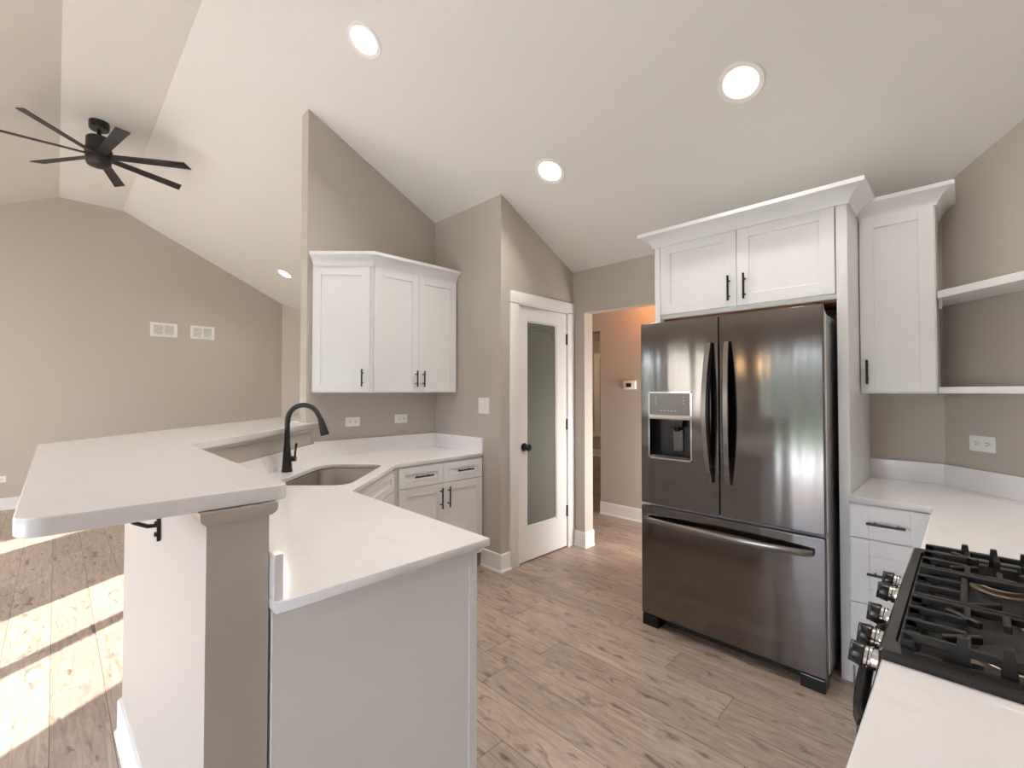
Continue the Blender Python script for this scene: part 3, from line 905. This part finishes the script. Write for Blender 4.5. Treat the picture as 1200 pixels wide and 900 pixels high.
# cooktop pan: raised rim and sunken well
mb = MB(); t_ = bmesh.new()
def rg_ring(x0, x1, y0, y1, r, z): return [t_.verts.new((x_, y_, z)) for x_, y_ in rrect(x0, x1, y0, y1, r, 5)]
rings = [rg_ring(-.004, RW + .004, -.006, .645, .008, .872), rg_ring(-.004, RW + .004, -.006, .645, .008, RGt - .004), rg_ring(0, RW, -.002, .641, .010, RGt),
         rg_ring(.022, RW - .030, .014, .61, .030, RGt), rg_ring(.025, RW - .033, .016, .608, .030, RGt - .010), rg_ring(.028, RW - .036, .019, .605, .032, RGt - .010), rg_ring(.031, RW - .039, .022, .602, .034, RGt - .003),
         rg_ring(.052, RW - .062, .045, .58, .050, RGt - .004), rg_ring(.060, RW - .070, .053, .572, .048, RGt - .030), rg_ring(.075, RW - .085, .07, .555, .045, RGt - .034)]
for a_, b_ in zip(rings, rings[1:]):
    k = len(a_)
    for i in range(k): t_.faces.new((a_[i], a_[(i + 1) % k], b_[(i + 1) % k], b_[i]))
t_.faces.new(rings[-1]); bmesh.ops.recalc_face_normals(t_, faces=t_.faces); mb._merge(t_)
mb.build('cooktop', M['cooktop'], rg, smooth=False)
# sloped control panel, oven door, drawer
MB().prism([(.03, .870), (-.006, .870), (-.030, .760), (.03, .755)], .003, RW - .003, 'x').build('control_panel', M['cooktop'], rg, smooth=False)
od = MB().box(.004, RW - .004, -.016, .03, .20, .748, bev=.004).build('oven_door', M['cooktop'], rg, smooth=False)
MB().box(.12, RW - .12, -.018, -.014, .34, .62, bev=.001).build('oven_window', M['display'], od, smooth=False)
pts = []
for i in range(17):
    q_ = i / 16; pts.append((.04 + (RW - .08) * q_, -.028 - .034 * math.sin(math.pi * q_) ** .5, .742 - .03 + .012 * math.sin(math.pi * q_)))
MB().tube(pts, 0, 12, flat=(.014, .016)).tube([(.05, -.014, .712), (.05, -.045, .714)], .014, 10).tube([(RW - .05, -.014, .712), (RW - .05, -.045, .714)], .014, 10).build('oven_handle', M['blackplastic'], od)
MB().box(.004, RW - .004, -.012, .03, .04, .192, bev=.004).build('storage_drawer', M['cooktop'], rg, smooth=False)
for ku in (1.752, 1.645, 1.470, 1.325, 1.222):
    kx = RG1 - ku
    kmx = Matrix.Translation((kx, -.016, .808)) @ Matrix.Rotation(R(83), 4, 'X')
    kb = MB().lathe([(.001, 0), (.026, 0), (.027, .004), (.0215, .007), (.0205, .016), (.0225, .018), (.0225, .022), (.0205, .024), (.0205, .030), (.001, .030)], 24, kmx).build('knob_skirt', M['chrome'], rg)
    MB().lathe([(.001, .0295), (.0235, .0295), (.0245, .033), (.0225, .048), (.019, .051), (.001, .051)], 20, kmx).box(-.0055, .0055, -.022, .022, .042, .056, bev=.002, mx=kmx).build('knob', M['blackplastic'], rg)
# burners: four round, one oval
def burner(cx_, cy_, r, oval=0.0):
    bz = RGt - .034
    def disc(mbx, rad, z0, z1):
        pts = []
        for i in range(28):
            a_ = 2 * math.pi * i / 28; yy_ = rad * math.sin(a_)
            pts.append((cx_ + rad * math.cos(a_), cy_ + yy_ + (oval if yy_ > 0 else -oval)))
        mbx.prism(pts, z0, z1, bev=.002)
    mb = MB(); disc(mb, r * 1.25, bz - .001, bz + .006); disc(mb, r, bz + .004, bz + .016)
    b0 = mb.build('burner', M['brassy'], rg, smooth=False)
    mb = MB(); disc(mb, r * .92, bz + .016, bz + .024)
    mb.build('burner_cap', M['iron'], b0, smooth=False)
for (cx_, cy_, r, ov) in ((.15, .17, .046, 0), (.15, .46, .036, 0), (RW / 2, .315, .034, .085), (RW - .15, .17, .050, 0), (RW - .15, .46, .038, 0)):
    burner(cx_, cy_, r, ov)
# grates: three sections
def grate(x0, x1, side=0):
    mb = MB(); y0, y1 = .024, .600; zt_ = RGt + .026; zb = RGt - .006
    bw, bh = .011, .015
    xm_ = (x0 + x1) / 2
    def bar_v(x_, ya, yb, foot0=True, foot1=False):
        mb.bar((x_, ya, zt_ - bh / 2), (x_, yb, zt_ - bh / 2), bw, bh, .002)
        if foot0: mb.prism([(ya - .002, zb), (ya + .020, zb), (ya + .016, zt_ - .004), (ya, zt_ - .002)], x_ - bw / 2, x_ + bw / 2, 'x')
        if foot1: mb.prism([(yb + .002, zb), (yb - .020, zb), (yb - .016, zt_ - .004), (yb, zt_ - .002)], x_ - bw / 2, x_ + bw / 2, 'x')
    def bar_u(y_, xa, xb):
        mb.bar((xa, y_, zt_ - bh / 2), (xb, y_, zt_ - bh / 2), bw, bh, .002)
    ex0, ex1 = x0 + .008, x1 - .008
    for x_ in (ex0, ex1): bar_v(x_, y0, y1, True, True)
    # front and rear rails lie low between the bar feet
    for ya in (y0 + .004, y1 - .024): mb.box(ex0, ex1, ya, ya + .020, RGt - .006, RGt + .008, bev=.002, seg=1)
    bar_u((y0 + y1) / 2, ex0, ex1)
    for k_ in (1, 2):
        x_ = ex0 + (ex1 - ex0) * k_ / 3
        bar_v(x_, y0, .110, True, False); bar_v(x_, .240, .385, False, False); bar_v(x_, .515, y1, False, True)
    for yc in (.165, .455):
        if side == 0:
            bar_u(yc - .060, ex0 + .03, ex1); bar_u(yc + .060, ex0, ex1 - .03)
            mb.bar((ex1, yc - .06, zt_ - bh / 2), (ex1 - .05, yc - .005, zt_ - bh / 2), bw, bh, .002)
        else:
            for dy in (-.055, 0, .055):
                bar_u(yc + dy, ex0, ex0 + .058); bar_u(yc + dy, ex1 - .058, ex1)
            for sx in (-1, 1):
                for sy in (-1, 1):
                    mb.bar((xm_ + sx * .075, yc + sy * .085, zt_ - bh / 2), (xm_ + sx * .034, yc + sy * .036, zt_ - bh / 2), bw, bh, .002)
    if side:   # upright end tabs along the outer edge
        xo = ex0 if side < 0 else ex1
        for y_ in (.105, .160, .215, .40, .455, .51):
            mb.prism([(y_ - .011, zb), (y_ + .011, zb), (y_ + .006, zt_ + .016), (y_ - .006, zt_ + .016)], xo - .006, xo + .006, 'x')
    return mb.build('grate', M['iron'], rg, smooth=False)
grate(.030, .262, -1)
grate(.264, .492, 0)
grate(.494, .722, 1)

# ------------------------------------------------------------------ ceiling fan
fn = thing('ceiling_fan', 'black seven-blade ceiling fan hanging from the vaulted ceiling', 'fan', (.245, 5.441, CT))
MB().lathe([(.001, -.001), (.070, -.001), (.072, -.010), (.072, -.062), (.064, -.072), (.001, -.072)][::-1], 28).build('canopy', M['fan'], fn)
MB().tube([(0, 0, -.065), (0, 0, -.145)], .016, 12).build('downrod', M['fan'], fn)
MB().lathe([(.001, -.130), (.030, -.130), (.075, -.140), (.088, -.155), (.090, -.245), (.096, -.250), (.096, -.305), (.088, -.312), (.001, -.312)][::-1], 32).build('motor_housing', M['fan'], fn)
MB().lathe([(.001, -.3125), (.086, -.3125), (.090, -.322), (.088, -.372), (.076, -.392), (.045, -.402), (.001, -.404)][::-1], 32).build('lower_housing', M['fan'], fn)
for i in range(7):
    mb = MB(); L0, L1 = .085, .70
    pts = [(L0, -.034), (L1 - .03, -.050), (L1, .042), (L0, .034)]
    pit = Matrix.Rotation(R(176.8 - 51.43 * i), 4, 'Z') @ Matrix.Translation((0, 0, -.302)) @ Matrix.Rotation(R(-13), 4, 'X')
    mb.prism(pts, -.004, .004, bev=.0015, mx=pit)
    bl = mb.build('blade', M['fan'], fn, smooth=False)

# ------------------------------------------------------------------ recessed ceiling lights
def can(u, v, label):
    t = thing('recessed_light', label, 'light', (u, v, ceil_z(u)), 0, 'recessed ceiling lights')
    t.rotation_euler = (0, math.atan(SL), 0)
    MB().lathe([(.074, .004), (.082, -.004), (.104, -.007), (.108, -.003), (.108, .002)], 36, cap=False).build('trim_ring', M['plastic'], t)
    MB().lathe([(.001, -.0005), (.078, -.0005), (.078, .003), (.001, .003)], 36).build('lens', M['lamp'], t)
    d_ = bpy.data.lights.new('lamp_glow', 'AREA'); d_.shape = 'DISK'; d_.size = .15; d_.spread = R(138); d_.energy = CAN_POWER; d_.color = (1.0, .94, .87)
    lo_ = bpy.data.objects.new('lamp_glow', d_); SC.collection.objects.link(lo_); lo_.parent = t; lo_.location = (0, 0, -.012)
can(1.262, 2.497, 'recessed ceiling light above the tall grey wall, left of the other kitchen lights')
can(2.392, 2.021, 'recessed ceiling light above the pantry door')
can(2.376, .777, 'large bright recessed ceiling light above the refrigerator cabinet')
can(2.204, 6.618, 'small recessed ceiling light in the living room beyond the tall wall end')

# ------------------------------------------------------------------ wall plates and vents
def plate(name, w_, h_, label, cat, loc, rotz, kind='outlet', group=None):
    t = thing(name, label, cat, loc, rotz, group)
    MB().box(-w_ / 2, w_ / 2, -.006, 0, -h_ / 2, h_ / 2, bev=.002).build('cover_plate', M['plastic'], t, smooth=False)
    if kind == 'outlet':
        for sx in (-1, 1):
            MB().prism([(sx * w_ * .2 + .016 * math.cos(R(a_)), .013 * math.sin(R(a_)) * 1.1) for a_ in range(0, 360, 30)], -.008, -.005, 'y').build('receptacle', M['plastic'], t, smooth=False)
            mb = MB()
            for sz in (-1, 1): mb.box(sx * w_ * .2 - .006, sx * w_ * .2 + .004, -.0086, -.0075, sz * .006 - .0012, sz * .006 + .0012)
            mb.box(sx * w_ * .2 + .007, sx * w_ * .2 + .011, -.0086, -.0075, -.002, .002)
            mb.build('slots', M['slot'], t, smooth=False)
    elif kind == 'switch':
        MB().box(-.017, .017, -.010, -.004, -.034, .034, bev=.002).build('rocker', M['plastic'], t, smooth=False)
    return t
plate('wall_outlet', .118, .072, 'white outlet on the back wall, left one under the corner wall cabinets', 'outlet', (1.631, VWB, 1.135), 0, group='counter outlets')
plate('wall_outlet', .118, .072, 'white outlet on the back wall, right one under the corner wall cabinets', 'outlet', (2.057, VWB, 1.141), 0, group='counter outlets')
plate('wall_outlet', .122, .076, 'white outlet on the diagonal wall under the open corner shelves', 'outlet', (3.163 + .001, -.047 + .001, 1.118), -135, group='counter outlets')
plate('wall_outlet', .118, .072, 'white outlet low on the far living room wall', 'outlet', (-.450, VF, .355), 0)
plate('light_switch', .128, .125, 'white light switch plate on the wall left of the pantry door', 'switch', (US, 2.711, 1.257), -90, 'switch')
th_ = plate('thermostat', .150, .095, 'white thermostat on the hall wall beyond the opening', 'thermostat', (UH, 2.562, 1.438), -90, 'none')
MB().box(-.072, .072, -.022, -.005, -.045, .045, bev=.006).build('housing', M['plastic'], th_)
MB().box(-.036, .026, -.0235, -.020, -.022, .020).build('screen', M['display'], th_, smooth=False)

def vent(u0, u1, z0, z1, label):
    t = thing('return_vent', label, 'vent', (u0, VF, z0), 0, 'living room wall vents')
    w_, h_ = u1 - u0, z1 - z0; f_ = .036
    mb = MB().box(0, f_, -.012, 0, 0, h_).box(w_ - f_, w_, -.012, 0, 0, h_).box(f_, w_ - f_, -.012, 0, 0, f_ * .8).box(f_, w_ - f_, -.012, 0, h_ - f_ * .8, h_).box(w_ / 2 - .010, w_ / 2 + .010, -.012, 0, 0, h_)
    mb.build('vent_frame', M['plastic'], t, smooth=False)
    MB().box(f_, w_ - f_, -.002, 0, f_ * .8, h_ - f_ * .8).build('backing', M['ventgap'], t, smooth=False)
    mb = MB(); k = 9
    for i in range(k):
        z_ = f_ * .8 + (h_ - f_ * 1.6) * (i + .5) / k
        mb.prism([(-.010, z_ - .004), (-.009, z_ - .0055), (-.001, z_ + .005), (-.002, z_ + .0065)], f_, w_ - f_, 'x')
    mb.build('louvers', M['plastic'], t, smooth=False)
vent(.905, 1.207, 2.128, 2.318, 'white return air vent on far living room wall, left of the pair')
vent(1.360, 1.655, 2.126, 2.318, 'white return air vent on far living room wall, right of the pair')

pp = MB().box(0, .10, 0, .14, 0, .003).build('white_sheet', M['sheet'], smooth=False)  # thin white plate standing in for an unidentified pale patch
pp.location = (1.22, 3.50, BZ1 + .0005); pp.rotation_euler = (0, 0, R(-45))
tag(pp, 'small white paper lying on the far end of the raised bar', 'sheet')

# pendant over the dining area (seen as a reflection in the refrigerator)
PU, PVv = -1.15, 1.86
pl = thing('pendant_light', 'round wire cage pendant light reflected in the refrigerator door', 'light', (PU, PVv, 1.62))
MB().tube([(0, 0, .26), (0, 0, ceil_z(PU) - 1.62 - .01)], .008, 8).build('rod', M['black'], pl)
mb = MB()
for a_ in (0, 45, 90, 135):
    mb.tube([(.2 * math.cos(R(b_)) * math.cos(R(a_)), .2 * math.cos(R(b_)) * math.sin(R(a_)), .2 * math.sin(R(b_)) + .06) for b_ in range(0, 361, 15)], .006, 6)
mb.build('cage', M['black'], pl)
for a_ in (0, 120, 240):
    MB().lathe([(.001, 0), (.012, .005), (.024, .05), (.016, .085), (.012, .10), (.001, .10)], 12, Matrix.Translation((.05 * math.cos(R(a_)), .05 * math.sin(R(a_)), .02))).build('bulb', M['bulb'], pl)

# ------------------------------------------------------------------ hall and far room lamps (ceiling fixtures out of sight), plus added fill lights
def point(name, loc, power, col, rad):
    d_ = bpy.data.lights.new(name, 'POINT'); d_.energy = power; d_.color = col; d_.shadow_soft_size = rad
    o_ = bpy.data.objects.new(name, d_); o_.location = loc; SC.collection.objects.link(o_)
d_ = bpy.data.lights.new('range_fill', 'AREA'); d_.shape = 'DISK'; d_.size = .15; d_.spread = R(138); d_.energy = RANGE_FILL_POWER; d_.color = (1.0, .94, .87)  # added fill over the range, no fixture modelled
o_ = bpy.data.objects.new('range_fill', d_); o_.location = (2.05, -.12, ceil_z(2.05) - .03); SC.collection.objects.link(o_)
point('hall_lamp', (4.02, 2.25, 2.28), HALL_POWER, (1.0, .33, .06), .05)
d_ = bpy.data.lights.new('hall_fill', 'AREA'); d_.shape = 'RECTANGLE'; d_.size, d_.size_y = .7, 1.0; d_.spread = R(120); d_.energy = HALL_FILL_POWER; d_.color = (1.0, .96, .92)  # added fill for the lower hall, no door modelled
o_ = bpy.data.objects.new('hall_fill', d_); o_.location = (3.88, .42, .62); o_.rotation_euler = (R(-90), 0, 0); SC.collection.objects.link(o_)
o_.rotation_euler = Vector((0, 1, 0)).to_track_quat('-Z', 'Z').to_euler()
point('far_room_lamp', (6.4, 6.0, 2.1), FAR_ROOM_POWER, (1.0, .72, .45), .1)

# ------------------------------------------------------------------ outside
struct('ground', MB().box(-40, -8.0, -30, 30, -.30, -.12), M['grass'], 'green lawn outside')
struct('patio', MB().box(-8.0, UL - .13, -12, 14, -.30, -.11), M['concrete'], 'added grey concrete patio for neutral bounce outside the sliding door')  # paving added so light bounced indoors stays neutral
t_ = bmesh.new()
bmesh.ops.create_grid(t_, x_segments=60, y_segments=12, size=1)
for v_ in t_.verts:
    y_ = v_.co.x * 14; a_ = (v_.co.y + 1) * math.pi / 2
    r_ = 1.1 + random.uniform(-.16, .16)
    v_.co = Vector((-13 + r_ * math.cos(a_) * .9, y_, -.12 + r_ * math.sin(a_) * 2.5))
mb = MB(); mb._merge(t_)
hd = mb.build('hedge', M['leaf'], smooth=False)
tag(hd, 'green hedge outside the sliding door', 'hedge', kind='stuff')
